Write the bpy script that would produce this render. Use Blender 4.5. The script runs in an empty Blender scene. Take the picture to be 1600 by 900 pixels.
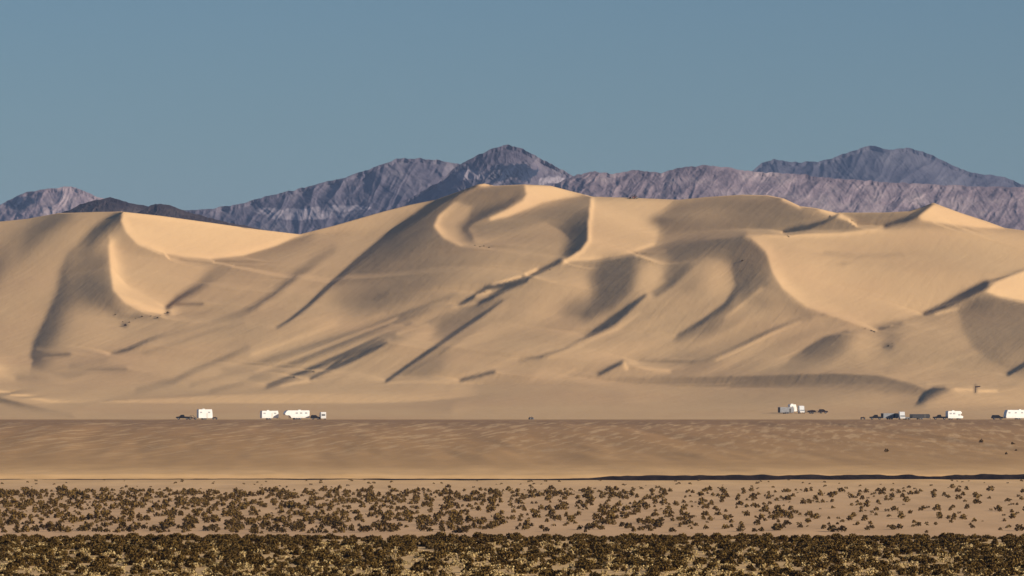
# Sand dunes above a desert flat, with campers along the bench, seen through a long lens.
import bpy, bmesh, math, random
import numpy as np
from mathutils import Vector, Matrix

R = math.radians
scene = bpy.context.scene
# ---------------------------------------------------------------- view, light, exposure
F = 8000.0; CX = 800.0; YH = 600.0           # focal length in photo pixels, centre column, eye-level row
CAM_Z = 26.0
SUN_AZ = R(22); SUN_EL = R(20)               # sun to the right and behind the camera
L = np.array([math.cos(SUN_EL)*math.cos(SUN_AZ), -math.cos(SUN_EL)*math.sin(SUN_AZ), math.sin(SUN_EL)])

cam = bpy.data.cameras.new('camera'); co = bpy.data.objects.new('camera', cam)
scene.collection.objects.link(co); scene.camera = co
cam.sensor_width = 36; cam.lens = 36*F/1600
co.location = (0, 0, CAM_Z)
co.rotation_euler = (R(90)+math.atan(150/F), 0, 0)
cam.clip_start = 1; cam.clip_end = 80000

scene.view_settings.view_transform = 'Standard'; scene.view_settings.look = 'None'
scene.view_settings.exposure = 0.40; scene.view_settings.gamma = 1; scene.view_settings.use_curve_mapping = False
world = bpy.data.worlds.new('World'); scene.world = world; world.use_nodes = True
nt = world.node_tree; nt.nodes.clear()
out = nt.nodes.new('ShaderNodeOutputWorld'); bg = nt.nodes.new('ShaderNodeBackground')
sky = nt.nodes.new('ShaderNodeTexSky'); sky.sky_type = 'NISHITA'; sky.sun_disc = False
sky.sun_elevation = SUN_EL; sky.sun_rotation = math.atan2(L[0], L[1]); sky.altitude = 300
sky.air_density = 1.0; sky.dust_density = 0.3; sky.ozone_density = 3.0
tint = nt.nodes.new('ShaderNodeMix'); tint.data_type = 'RGBA'; tint.blend_type = 'MULTIPLY'; tint.inputs[0].default_value = 1
tint.inputs[7].default_value = (0.54, 0.66, 0.78, 1)
nt.links.new(sky.outputs[0], tint.inputs[6]); nt.links.new(tint.outputs[2], bg.inputs[0])
bg.inputs[1].default_value = 0.06
nt.links.new(bg.outputs[0], out.inputs[0])
sun = bpy.data.lights.new('sun', 'SUN'); sun.energy = 4.6; sun.angle = R(0.5); sun.color = (1, 0.89, 0.74)
so = bpy.data.objects.new('sun', sun); scene.collection.objects.link(so)
so.rotation_euler = Vector(L).to_track_quat('Z', 'Y').to_euler()

# ---------------------------------------------------------------- small helpers
C = scene.collection
rng = np.random.default_rng(7); random.seed(7)
def props(o, label=None, cat=None, group=None, kind=None):
    for k, v in (('label', label), ('category', cat), ('group', group), ('kind', kind)):
        if v: o[k] = v
    return o
def mesh_np(name, V, Q, mat, parent=None, smooth=True, tris=None):
    me = bpy.data.meshes.new(name)
    V = np.asarray(V, np.float32).reshape(-1, 3); Q = np.asarray(Q, np.int32)
    k = Q.shape[1]
    me.vertices.add(len(V)); me.vertices.foreach_set('co', V.ravel())
    me.loops.add(Q.size); me.loops.foreach_set('vertex_index', Q.ravel())
    me.polygons.add(len(Q)); me.polygons.foreach_set('loop_start', np.arange(0, Q.size, k, dtype=np.int32))
    me.polygons.foreach_set('use_smooth', np.full(len(Q), smooth))
    me.update(); me.validate()
    me.materials.append(mat)
    o = bpy.data.objects.new(name, me); C.objects.link(o); o.parent = parent
    return o
def quads(ny, nx):
    i = np.arange(ny*nx).reshape(ny, nx)
    return np.stack([i[:-1, :-1], i[:-1, 1:], i[1:, 1:], i[1:, :-1]], -1).reshape(-1, 4)
def node_mat(name, rough=0.9, spec=0.2):
    m = bpy.data.materials.new(name); m.use_nodes = True
    n = m.node_tree; b = n.nodes['Principled BSDF']
    b.inputs['Roughness'].default_value = rough; b.inputs['Specular IOR Level'].default_value = spec
    return m, n, b
def nz(n, vec, scale, detail=4, rough=.55, mapping=None):
    if mapping:
        mp = n.nodes.new('ShaderNodeMapping'); mp.inputs['Scale'].default_value = mapping[0]
        mp.inputs['Rotation'].default_value = mapping[1]; n.links.new(vec, mp.inputs[0]); vec = mp.outputs[0]
    t = n.nodes.new('ShaderNodeTexNoise'); t.inputs['Scale'].default_value = scale
    t.inputs['Detail'].default_value = detail; t.inputs['Roughness'].default_value = rough
    n.links.new(vec, t.inputs['Vector']); return t.outputs['Fac']
def ramp(n, fac, stops):
    r = n.nodes.new('ShaderNodeValToRGB'); e = r.color_ramp.elements
    while len(e) < len(stops): e.new(.5)
    for k, (p, c) in enumerate(stops):
        e[k].position = p; e[k].color = (*c, 1) if len(c) == 3 else c
    n.links.new(fac, r.inputs[0]); return r.outputs[0]
def mixc(n, fac, a, b, mode='MIX'):
    m = n.nodes.new('ShaderNodeMix'); m.data_type = 'RGBA'; m.blend_type = mode
    for s, v in ((0, fac), (6, a), (7, b)):
        if isinstance(v, (int, float)): m.inputs[s].default_value = v
        elif isinstance(v, tuple): m.inputs[s].default_value = (*v, 1)
        else: n.links.new(v, m.inputs[s])
    return m.outputs[2]
def objco(n): return n.nodes.new('ShaderNodeTexCoord').outputs['Object']
def bump(n, b, h, dist, strength=1):
    k = n.nodes.new('ShaderNodeBump'); k.inputs['Distance'].default_value = dist; k.inputs['Strength'].default_value = strength
    n.links.new(h, k.inputs['Height']); n.links.new(k.outputs[0], b.inputs['Normal'])
def plain(name, col, rough=.6, spec=.3, metal=0, var=.12, scale=2.0):
    m, n, b = node_mat(name, rough, spec); b.inputs['Metallic'].default_value = metal
    f = nz(n, objco(n), scale, 3)
    d = tuple(c*(1-var) for c in col); l = tuple(min(1, c*(1+var)) for c in col)
    n.links.new(ramp(n, f, [(.3, d), (.7, l)]), b.inputs['Base Color']); return m

# numpy value noise, used for rock and terrain shapes
def vnoise(x, y, seed=0):
    xi = np.floor(x).astype(np.int64); yi = np.floor(y).astype(np.int64); fx = x-xi; fy = y-yi
    def h(a, b):
        k = (a*374761393 + b*668265263 + seed*1442695041) & 0xffffffff
        k = ((k ^ (k >> 13))*1274126177) & 0xffffffff
        return ((k ^ (k >> 16)) & 0xffff)/65535.0
    u = fx*fx*(3-2*fx); v = fy*fy*(3-2*fy)
    return (h(xi, yi)*(1-u)+h(xi+1, yi)*u)*(1-v)+(h(xi, yi+1)*(1-u)+h(xi+1, yi+1)*u)*v
def fbm(x, y, o=4, seed=0, ridged=False, gain=.5):
    s = 0; a = 1; t = 0
    for k in range(o):
        v = vnoise(x*2**k+k*17.3, y*2**k-k*9.1, seed+k)
        if ridged: v = 1-abs(2*v-1)
        s = s+a*v; t += a; a *= gain
    return s/t
# ---------------------------------------------------------------- ground: near terrace, shrub flat, wash, slope and bench
PROF = [(-60,-1.7),(12,-1.7),(35,-5),(80,-9.5),(160,-11.5),(320,-12.0),(400,-12.1),(408,-12.6),(440,-15),(520,-20),(700,-20.7),
        (1100,-21.2),(1138,-21.25),(1141,-21.2),(1144,-20.2),(1150,-20.0),(1300,-18.9),(1600,-16.3),(1800,-14.6),(1900,-13.85),(1935,-13.62),(1950,-13.55),(1990,-13.6),
        (2060,-15),(2300,-19),(4000,-21),(60000,-21)]
PX, PZ = zip(*PROF)
def ground_rel(X, D):
    z = np.interp(D, PX, PZ)
    z = z + .35*(fbm(X/40, D/60, 3, 5)-.5)*np.clip((D-430)/100, 0, 1)*np.clip((1930-D)/60, 0, 1)
    z = z + .25*(fbm(X/9, D/14, 3, 8)-.5)*np.clip((D-150)/100, 0, 1)*np.clip((1930-D)/60, 0, 1)
    z = z + 1.1*(fbm(X/14+D/300, D/260, 3, 31)-.5)*np.clip((D-1180)/150, 0, 1)*np.clip((1925-D)/90, 0, 1)
    return z
d = np.unique(np.r_[np.linspace(-55, 280, 50), np.linspace(280, 460, 120), np.linspace(460, 1110, 120),
      np.linspace(1110, 1165, 56), np.linspace(1165, 1990, 170), np.geomspace(1990, 45000, 60)])
t = np.r_[-np.geomspace(4, .16, 16), np.linspace(-.15, .15, 420), np.geomspace(.16, 4, 16)]
T_, D_ = np.meshgrid(t, d); X_ = (D_+60*np.clip(1-D_/300, 0, 1))*T_
wash = 4*(fbm(X_/60, X_*0+3, 3, 44)-.5)            # the cut bank wanders a little
Dg = D_ + wash*np.exp(-((D_-1143)/30)**2)
Zg = CAM_Z + ground_rel(X_, D_)
Vg = np.stack([X_, Dg, Zg], -1)
m, n, b = node_mat('desert_soil', .95, .1)
oc = objco(n)
sep = n.nodes.new('ShaderNodeSeparateXYZ'); n.links.new(oc, sep.inputs[0])
mr = n.nodes.new('ShaderNodeMapRange'); mr.inputs[1].default_value = 0; mr.inputs[2].default_value = 2000
wob = n.nodes.new('ShaderNodeMath'); wob.operation = 'MULTIPLY_ADD'; wob.inputs[1].default_value = 70; n.links.new(nz(n, oc, 1, 5, .65, ((.09,.012,1), (0,0,0))), wob.inputs[0])
sub = n.nodes.new('ShaderNodeMath'); sub.operation = 'SUBTRACT'; sub.inputs[1].default_value = 35; n.links.new(sep.outputs[1], sub.inputs[0])
n.links.new(sub.outputs[0], wob.inputs[2]); n.links.new(wob.outputs[0], mr.inputs[0])
zone = ramp(n, mr.outputs[0], [(0, (0.651,0.425,0.200)), (.215, (0.651,0.425,0.200)), (.25, (0.588,0.347,0.160)), (.35, (0.651,0.405,0.216)), (.46, (0.672,0.425,0.224)), (.53, (0.714,0.454,0.232)), (.565, (0.756,0.473,0.224)),
      (.574, (0.735,0.454,0.208)), (.62, (0.504,0.299,0.132)), (.80, (0.420,0.236,0.100)), (.87, (0.410,0.232,0.104)), (.925, (0.304,0.174,0.084)), (.962, (0.304,0.174,0.084)), (.977, (0.462,0.280,0.136)), (.985, (0.525,0.328,0.160))])
patch_f = nz(n, oc, 1, 5, .6, ((.10,.02,1), (0,0,0)))
zone = mixc(n, ramp(n, patch_f, [(.35, (0,0,0)), (.7, (.35,.35,.35))]), zone, (.33,.195,.09))
smp = n.nodes.new('ShaderNodeMapping'); smp.vector_type = 'TEXTURE'; smp.inputs['Scale'].default_value = (3.2, 75, 1); smp.inputs['Rotation'].default_value = (0, 0, -R(4.2))
n.links.new(oc, smp.inputs[0]); st = nz(n, smp.outputs[0], 1, 4, .6)
hill = ramp(n, mr.outputs[0], [(.62, (0,0,0)), (.75, (1,1,1)), (.92, (1,1,1)), (.965, (0,0,0))])
stf = mixc(n, 1.0, ramp(n, st, [(.50, (0,0,0)), (.64, (.75,.75,.75))]), hill, 'MULTIPLY')
zone = mixc(n, stf, zone, (.62,.40,.205))
n.links.new(zone, b.inputs['Base Color'])
ground = mesh_np('ground', Vg, quads(len(d), len(t)), m); props(ground, kind='structure')

# dark undercut bank of the wash: a near-black strip, ragged along its top and foot
mb, n, b = node_mat('dark_bank', .85, .2)
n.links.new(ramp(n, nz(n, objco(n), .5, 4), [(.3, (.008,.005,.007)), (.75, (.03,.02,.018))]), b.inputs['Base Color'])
xs = np.arange(-260, 260, .8)
def wash_y(x): return 4*(fbm(x/60, x*0+3, 3, 44)-.5)
pxx = CX + xs/1140*F
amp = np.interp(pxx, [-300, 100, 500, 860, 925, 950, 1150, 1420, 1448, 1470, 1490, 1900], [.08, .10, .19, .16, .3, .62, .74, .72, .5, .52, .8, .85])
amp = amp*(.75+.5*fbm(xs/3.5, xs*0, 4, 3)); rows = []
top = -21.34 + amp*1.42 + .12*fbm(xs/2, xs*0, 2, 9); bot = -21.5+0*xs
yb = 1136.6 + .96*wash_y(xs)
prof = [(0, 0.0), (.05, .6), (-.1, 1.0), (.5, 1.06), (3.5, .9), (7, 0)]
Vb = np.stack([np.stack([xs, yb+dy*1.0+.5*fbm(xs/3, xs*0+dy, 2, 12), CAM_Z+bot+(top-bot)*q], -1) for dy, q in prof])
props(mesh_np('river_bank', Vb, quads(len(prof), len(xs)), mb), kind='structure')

# ---------------------------------------------------------------- dunes: shape solved from the wanted slope brightness
# ---------------------------------------------------------------- dune relief
SIL = [(-160,352),(0,346),(40,342),(90,333),(150,331),(190,330.5),(250,337),(330,348),(400,358),(468,366),(520,353),
(600,330),(640,320),(680,312),(720,298),(745,288.5),(757,286.5),(772,290),(820,288),(860,290),(925,307),(990,309),(1060,312),(1100,308),
(1160,304),(1200,305),(1225,310),(1250,322),(1275,325),(1306,332),(1380,332),(1420,330),(1440,324),(1459,316.5),(1470,321),
(1500,332),(1540,345),(1570,356),(1600,360),(1760,368)]
DEP = [(286,3060),(330,2960),(400,2820),(500,2620),(560,2500),(600,2400),(630,2240),(645,2110),(650,2040),(655,1975),(660,1940)]
YB = 657.0
def lin(v): 
    v = np.asarray(v,float)/255; return np.where(v<.04045, v/12.92, ((v+.055)/1.055)**2.4)
class Relief:
    """slope brightness wanted on the sand, written as strokes and patches (value 0-255)"""
    def __init__(s, X, Y): s.X=X; s.Y=Y; s.V=np.full(X.shape,153.0)
    def mix(s, w, v): s.V += w*(v-s.V)
    def dist(s, pts):
        X,Y=s.X,s.Y; P=np.array(pts,float); best=np.full(X.shape,1e9); sd=np.zeros(X.shape); t=np.zeros(X.shape)
        seg=np.hypot(*(P[1:]-P[:-1]).T); cum=np.r_[0,np.cumsum(seg)]
        for k in range(len(P)-1):
            a=P[k]; d=P[k+1]-a; L2=d@d
            u=np.clip(((X-a[0])*d[0]+(Y-a[1])*d[1])/L2,0,1)
            dx=X-a[0]-u*d[0]; dy=Y-a[1]-u*d[1]; q=np.hypot(dx,dy); m=q<best
            best=np.where(m,q,best); cr=d[0]*dy-d[1]*dx
            sd=np.where(m,np.where(cr>=0,1,-1),sd); t=np.where(m,(cum[k]+u*seg[k])/cum[-1],t)
        return best,sd,t
    # wl: falloff on the side that is on the LEFT when walking along pts (image, y down => cr<0), wr: on the right
    def stroke(s, pts, v, wl, wr, amt=1.0, ends=(1,1)):
        R=2.6*max(np.max(wl),np.max(wr)); P=np.array(pts,float)
        m=(s.X>P[:,0].min()-R)&(s.X<P[:,0].max()+R)&(s.Y>P[:,1].min()-R)&(s.Y<P[:,1].max()+R)
        if not m.any(): return
        r=Relief.__new__(Relief); r.X=s.X[m]; r.Y=s.Y[m]; q,sd,t=r.dist(pts)
        n=len(pts); tt=np.linspace(0,1,max(2,np.size(v) if np.size(v)>1 else 2))
        def pr(a): 
            a=np.atleast_1d(np.array(a,float)); return np.interp(t,np.linspace(0,1,len(a)),a) if len(a)>1 else a[0]+0*t
        w=np.where(sd<0,pr(wl),pr(wr)); g=np.exp(-(q/np.maximum(w,.6))**2)*pr(amt)
        s.V[m]+=g*(pr(v)-s.V[m])
    def patch(s, pts, v, soft=4, amt=1.0):
        P=np.array(pts,float); X,Y=s.X,s.Y; R=3*soft
        m=(X>P[:,0].min()-R)&(X<P[:,0].max()+R)&(Y>P[:,1].min()-R)&(Y<P[:,1].max()+R)
        if not m.any(): return
        x=X[m]; y=Y[m]; ins=np.zeros(x.shape,bool); n=len(P)
        for k in range(n):
            a=P[k]; b=P[(k+1)%n]
            c=((a[1]>y)!=(b[1]>y)); xi=(b[0]-a[0])*(y-a[1])/((b[1]-a[1])+1e-9)+a[0]; ins^=c&(x<xi)
        r=Relief.__new__(Relief); r.X=x; r.Y=y; q,_,_=r.dist(list(pts)+[pts[0]])
        sg=np.where(ins,q,-q); w=.5*(1+np.tanh(sg/soft))*amt
        s.V[m]+=w*(v-s.V[m])
    def spot(s, cx, cy, rx, ry, v, ang=0, amt=1.0):
        a=math.radians(ang); dx=s.X-cx; dy=s.Y-cy
        u=dx*math.cos(a)+dy*math.sin(a); w=-dx*math.sin(a)+dy*math.cos(a)
        s.mix(amt*np.exp(-(u/rx)**2-(w/ry)**2), v)

def paint(r):
    # faint drifted folds running up to the right
    u=r.X*.91-r.Y*.41*1.0; w=r.X*.41+r.Y*.91
    k=fbm(u/170+3,w/11+40*0+fbm(u/200,w/200,2,91)*3,3,90)-.5; k2=fbm(u/60,w/24,3,92)-.5
    r.V+=(k*26+k2*14)*np.clip((r.Y-400)/120,.25,1)*np.clip((640-r.Y)/30,.3,1)
    S=r.stroke; P=r.patch; O=r.spot
    # broad tone
    P([(-200,604),(1800,604),(1800,670),(-200,670)],170,10); O(560,350,90,30,163); O(20,500,40,70,158); O(250,560,160,30,157)
    # left flank
    S([(95,334),(60,362),(25,392),(-10,428),(-60,480)],114,18,24,.95)
    S([(150,345),(120,390),(70,440),(30,520)],160,18,18,.8)
    S([(186,336),(148,362),(112,398),(100,424),(94,456),(76,496),(56,536),(52,556)][::-1],[98,96,104,108,98,90,88][::1],[5,5,6,8,8,8,6],[24,26,30,36,26,14,12])
    P([(112,404),(165,396),(172,440),(184,478),(196,500),(150,480),(108,450)],113,8,.9)
    O(160,515,45,22,162)
    S([(54,555),(80,556),(108,553)],112,4,3)
    P([(193,331),(330,345),(468,364),(430,384),(380,399),(330,405),(290,402),(250,395),(215,380),(197,360),(190,345)],193,1.5)
    S([(193,331),(191,345),(198,362),(216,381),(250,394)],216,6,1.5)
    S([(250,394),(290,401),(330,404),(380,398),(430,383),(468,366)],204,6,1)
    S([(195,331),(330,345),(468,363)],208,5,6,.7)
    O(270,428,60,26,168)
    S([(290,405),(330,408),(380,402),(430,387),(475,370)],132,1.5,[10,16,22,14],.9)
    P([(172,390),(260,405),(345,414),(312,444),(268,478),(256,490),(224,486),(196,472),(178,452)],169,5,.9)
    S([(171,384),(174,420),(178,452),(196,472),(224,486),(258,491)],201,[14,20,24,18],1.8)
    S([(348,420),(312,448),(280,466),(262,480)],[125,112,92,80],[14,8,5,4],[14,9,6,4],[.6,.9,1,1])
    S([(276,476),(316,475)],108,3,2.5,.8)
    S([(520,392),(500,405),(462,432),(428,460),(400,478),(375,492),(335,503)],[135,118,108,104,104,112,138],[5,4],[9,4],.9)
    S([(490,428),(450,456),(410,482)],162,5,5,.6)
    O(195,508,5,3.5,100); O(246,496,4,3,110); O(262,489,4,3,105); O(215,495,24,5,130)
    # main long slip face, upper middle
    P([(560,412),(640,352),(720,310),(700,350),(730,380),(800,385),(720,430),(640,462),(560,486),(520,480)],128,14,.75)
    S([(530,436),(565,408),(600,378),(640,348),(700,312)],[120,98,86,94,112],2,[20,44,58,50,26],.9)
    O(690,395,60,30,126,-30,.7); O(600,440,60,22,122,-38,.8)
    S([(745,289),(715,300),(680,318),(640,343),(600,373),(560,405),(520,440),(480,478),(452,500),(434,511)],[50,10,2,2,8,15,22,28,40,105],[2.5,4.5,5,5,4.5,4,4,3.5,3,2.5],[2.5,4,4.5,4.5,4,3,2.5,2.5,2,2])
    S([(640,330),(600,352),(560,382),(520,418)],152,12,6,.6)
    S([(640,321),(580,338),(500,362)],168,8,7,.7)
    O(520,498,50,16,169,-10)
    O(650,440,50,22,122,-30,.7)
    # cirque at the summit
    P([(750,291),(822,290),(822,304),(792,326),(755,338),(735,340),(722,325),(712,316)],124,4,.9)
    P([(712,316),(738,322),(728,352),(738,366),(760,374),(745,380),(715,382),(692,368),(681,352),(688,336)],160,3)
    S([(710,318),(686,338),(680,354),(694,371),(720,383),(752,380),(800,372)],[170,186,190,186,180,165,150],[8,8,8,7,6,5,4],2)
    S([(820,302),(790,322),(762,334),(740,345),(728,358),(736,368)],[130,100,88,84,88,105],[3,4],[4,12],.95)
    P([(736,352),(770,345),(840,328),(890,314),(918,312),(900,330),(850,346),(800,360),(745,368)],120,4,.85)
    P([(821,289),(872,290),(924,307),(885,309),(848,317),(820,328),(792,339),(766,343),(796,327),(819,314),(824,304)],198,1.6)
    S([(821,289),(824,304),(818,315),(794,329),(768,341)],214,3,1.5)
    O(757,288,9,3,235)
    # centre slope down to the thin gullies
    O(830,385,70,18,146)
    O(760,384,40,3,122,0,.6)
    P([(925,311),(1050,313),(1034,338),(1030,362),(1024,382),(984,396),(960,403),(925,406),(882,408),(910,393),(919,376),(920,345)],176,3)
    S([(924,310),(921,330),(918,350),(917,376),(906,391),(878,408)],[125,105,85,74,72,90],1.2,[24,44,52,44,22,8],[.7,.85,1,1,1,.8])
    S([(924,310),(922,330),(920,350),(919,377),(908,392),(882,408)],[205,208,210,208,210,205],[5,5],.8)
    S([(882,407),(925,405),(960,402),(984,395),(1022,382)],196,4,1)
    S([(890,411),(925,409),(960,407),(990,399),(1030,386),(1060,378),(1165,370)],[145,135,118,116,124,130,138],1.5,[10,16,26,28,24,18])
    S([(874,409),(852,420),(820,436),(792,444),(760,450),(736,466),(718,477)],[40,15,8,20,25,40,75],2.8,3)
    S([(822,438),(790,452),(762,468),(748,474)],[30,35,35,80],3,4)
    S([(838,421),(822,429)],218,2.2,2.2); S([(814,432),(790,439),(770,444)],[215,205,180],1.8,1.8)
    S([(744,462),(766,455)],185,2,2.5); S([(708,480),(745,474)],180,2,2,.8)
    # fan of gullies, lower middle
    S([(350,578),(400,568),(487,540),(560,517),(640,487),(712,459)],[142,122,116,114,118,138],3,5,.95)
    S([(360,570),(420,552),(500,526),(600,490)],164,3,3,.6)
    S([(392,590),(462,566),(530,538),(600,510),(668,484)],[135,116,106,108,132],2.5,5,.95)
    S([(400,581),(470,556),(540,529),(620,498)],166,2.5,2,.75)
    S([(418,602),(475,580),(540,552),(600,522),(640,505)],[96,78,86,98,130],2.5,5)
    S([(440,603),(492,592)],180,2,3); S([(470,574),(550,542),(630,508)],160,2,2,.7)
    S([(486,591),(508,580),(535,560),(570,545),(625,518)],[92,80,95,100,130],2.5,3)
    S([(512,580),(535,569),(560,557),(590,542),(625,524)],[90,15,15,70,135],[2.5,3,3,2],[2,3,3.5,4],[.8,1,1,.9,.3])
    S([(614,529),(650,512),(700,490)],[110,118,140],3,6,.8)
    O(663,524,20,9,166,-25); S([(622,522),(668,507)],168,3,3,.8)
    S([(690,514),(720,498),(748,482)],108,8,10,.85)
    S([(225,551),(275,536),(325,518),(380,505)],138,3,4,.7); S([(240,560),(300,545),(360,528)],161,3,3,.6)
    S([(300,600),(360,584),(400,575)],[140,128,140],3,4,.8); S([(330,610),(380,598),(420,590)],[140,130,140],3,4,.8)
    S([(60,545),(130,548),(170,556)],140,3,4,.6)
    P([(690,496),(745,480),(780,468),(740,500),(700,528),(672,530)],120,6,.8)
    O(650,540,34,16,158,-35)
    S([(784,470),(756,490),(720,514),(680,542),(640,569),(604,595)],[110,40,10,5,5,20],[2.5,3,3,3,3,2.5],[2,2.5,2.5,2.5,2,2])
    P([(612,590),(660,560),(700,545),(690,575),(670,590)],124,7,.7)
    S([(640,582),(690,552),(730,524),(770,500)],[120,126,134,145],9,2,.8)
    S([(606,598),(650,595),(700,597),(740,600)],172,2,4,.8)
    S([(720,594),(745,588),(772,581)],92,2.5,2.5)
    S([(175,553),(200,546),(232,532),(258,523)],[112,84,108,140],3,3)
    S([(260,525),(330,505),(384,490)],142,5,5,.7)
    S([(28,591),(104,586),(144,579),(195,576)],124,4,4,.9)
    S([(110,572),(165,562)],136,3,4,.8)
    S([(215,608),(272,595),(304,578),(360,556),(388,543)],[142,122,118,124,140],4,5)
    O(0,575,22,12,184); S([(-80,610),(0,613),(40,618),(80,628),(130,636)],[190,190,188,182,165],3,3)
    S([(-80,622),(0,623),(40,633),(80,642),(110,648)],[112,110,116,125,140],2.5,9)
    S([(0,565),(120,600),(300,612),(500,606),(700,606)],160,6,8,.5)
    S([(0,640),(300,646),(700,640)],150,8,8,.6)
    # right of centre
    O(860,470,44,22,166,-35); O(850,550,50,14,160)
    P([(945,404),(990,400),(998,430),(988,455),(958,482),(915,502),(900,490),(925,462),(918,432)],103,7,.95)
    O(905,450,20,26,168,20); O(1016,438,22,28,169,20)
    S([(1008,461),(976,487),(948,508),(924,522),(904,532),(880,546),(840,558),(812,563)],[90,34,8,12,76,95,100,140],[3,4,6,4,2.5,3,3,3],[2.5,5,6,4,2,2,2,2])
    S([(1000,490),(962,516),(924,532),(892,549),(860,560)],[165,180,184,176,165],2.5,5,.9)
    O(935,555,50,12,170)
    P([(1052,386),(1165,373),(1206,410),(1204,446),(1165,462),(1148,440),(1136,412),(1105,402),(1074,416),(1046,440),(1034,436),(1044,410)],113,6,.95)
    S([(1046,392),(1100,378),(1160,376),(1196,400)],106,8,12,.8); S([(1212,442),(1236,472),(1262,488)],128,3,14,.7)
    S([(1076,416),(1048,444),(1026,458)],[115,92,100],6,7)
    O(1128,436,22,28,170,-10); O(1075,470,40,26,155,-30)
    S([(1146,412),(1152,446),(1134,474),(1100,500),(1060,524)],[112,98,92,84,110],[10,12,9,8],[3,3])
    S([(1190,452),(1160,476),(1134,497)],174,3,3); O(1190,470,26,12,130,20,.6); O(1105,515,26,9,128,-20,.8)
    O(1158,410,5,5,104)
    S([(1250,498),(1208,515),(1168,534),(1120,556),(1080,565),(1000,564)],[135,112,108,116,124,145],4,3)
    S([(1250,504),(1208,521),(1168,541),(1120,563)],[165,182,180,172],2.5,3.5,.9)
    P([(1170,366),(1240,366),(1320,363),(1376,356),(1440,356),(1560,361),(1760,370),(1760,425),(1600,418),(1545,440),(1448,488),(1400,503),(1352,508),(1320,497),(1262,478),(1222,448),(1205,404)],173,3)
    O(1270,420,60,50,182); O(1450,400,120,26,166)
    S([(1172,368),(1198,392),(1208,425),(1224,450),(1260,478),(1318,498),(1350,508)],[188,192,196,192,188,184,180],[16,14],1.5)
    S([(1168,367),(1240,367),(1320,364),(1376,356)],192,1.2,5,.9)
    S([(1290,394),(1340,400),(1410,398)],155,3,4,.7); O(1318,412,8,3,160)
    S([(1255,492),(1290,492)],140,2,3,.7)
    P([(1025,342),(1060,318),(1120,309),(1215,308),(1250,328),(1285,340),(1224,359),(1165,364),(1100,368),(1040,374)],121,7,.95); O(1110,335,40,14,138)
    O(1035,345,18,8,110); O(1190,350,18,8,120)
    P([(1264,361),(1308,336),(1380,333),(1436,331),(1404,347),(1376,354),(1320,361)],124,3,.9)
    S([(1225,311),(1250,322)],220,3,3); S([(1284,327),(1300,332),(1318,339),(1335,344)],[225,225,190,150],4,4)
    S([(1226,363),(1264,355),(1292,345),(1310,335)],[50,35,60,95],[4,5,3,2],[2,4,3,2])
    S([(1459,318),(1440,328),(1416,342),(1384,353)],[40,20,25,60],[4,6,6,3],[2,3])
    P([(1436,338),(1460,318),(1520,339),(1572,357),(1530,356),(1480,350),(1440,344)],206,1.5)
    S([(1440,345),(1480,352),(1530,358)],155,1,5,.6); S([(1395,352),(1430,346)],140,3,5,.7)
    S([(1446,491),(1480,477),(1512,461),(1540,446)],[60,20,15,15],[4,5,7,6],[2,3,4,4])
    P([(1541,456),(1556,441),(1600,424),(1760,415),(1760,480),(1600,471),(1560,464)],208,1.5)
    S([(1462,490),(1496,482)],178,2,3)
    P([(1498,486),(1538,462),(1600,474),(1760,490),(1760,590),(1640,600),(1590,580),(1552,566),(1522,545),(1504,515)],124,4,.95)
    O(1590,560,40,22,142); O(1528,475,24,12,112)
    S([(1576,584),(1605,567),(1650,545)],25,3,3)
    S([(1324,519),(1288,529),(1260,545),(1236,562)],[112,98,104,130],[20,24,22],[3,3])
    O(1345,540,26,22,163); S([(1408,505),(1374,514)],[112,92],4,3); O(1392,530,14,22,128); O(1388,541,8,5,96)
    O(1450,550,50,22,154)
    # apron at the foot
    S([(960,592),(1160,589),(1300,585),(1370,588),(1430,603)],[146,130,116,116,128],2,[22,34,34,22])
    S([(960,586),(1160,583),(1300,579),(1380,582)],163,3,2,.7)
    S([(760,600),(960,600)],147,6,24,.7)
    S([(936,585),(955,575),(973,566)],[90,66,90],3.5,2.5); S([(976,567),(979,576)],190,3,3); S([(984,567),(1010,575),(1046,580)],186,2.5,2.5)
    S([(1437,622),(1444,613),(1458,607),(1476,606)],[66,70,80,110],1.8,[9,11,11,7]); S([(1450,600),(1490,601)],174,2,2.5)
    S([(1494,608),(1520,609)],190,3,3.5); S([(1528,611),(1556,611)],194,2.5,2.5); S([(1524,602),(1524,613)],88,1.5,1.5)
    # softer shade beside the streaks
    O(590,466,52,15,112,-18,.85); O(640,425,60,24,112,-32,.6)
    S([(396,554),(440,538),(478,524),(525,506)],174,5,5,.9)
    O(896,484,22,14,118,-35,.7); O(955,425,26,18,104,-20,.6)
    O(1020,432,18,26,174,15,.8); O(1118,440,18,22,172,-10,.7); O(1076,448,16,10,134,-30,.6)
    O(1172,425,24,26,110,10,.7); O(1112,507,28,8,116,-25,.7); O(1072,556,34,12,130,-12,.6)
    O(1295,545,30,14,118,-25,.6); O(1352,535,16,24,168,0,.6); O(900,535,40,12,166,-15,.6); O(980,540,50,14,170,-12,.6)
    S([(1150,398),(1165,430),(1160,462)],108,10,10,.5)
    O(140,460,20,30,108,15,.5); O(80,520,12,30,104,20,.5); O(145,510,30,24,164,20,.6)
    O(20,400,14,40,166,20,.4); O(120,385,16,40,164,20,.5)
def grid(nx,ny,x0=-160,x1=1760):
    x=np.linspace(x0,x1,nx); ys=np.interp(x,*zip(*SIL)); v=np.linspace(0,1,ny)
    Y=YB+(ys[None,:]-YB)*v[:,None]; X=np.broadcast_to(x,Y.shape).copy()
    return X,Y
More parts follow.
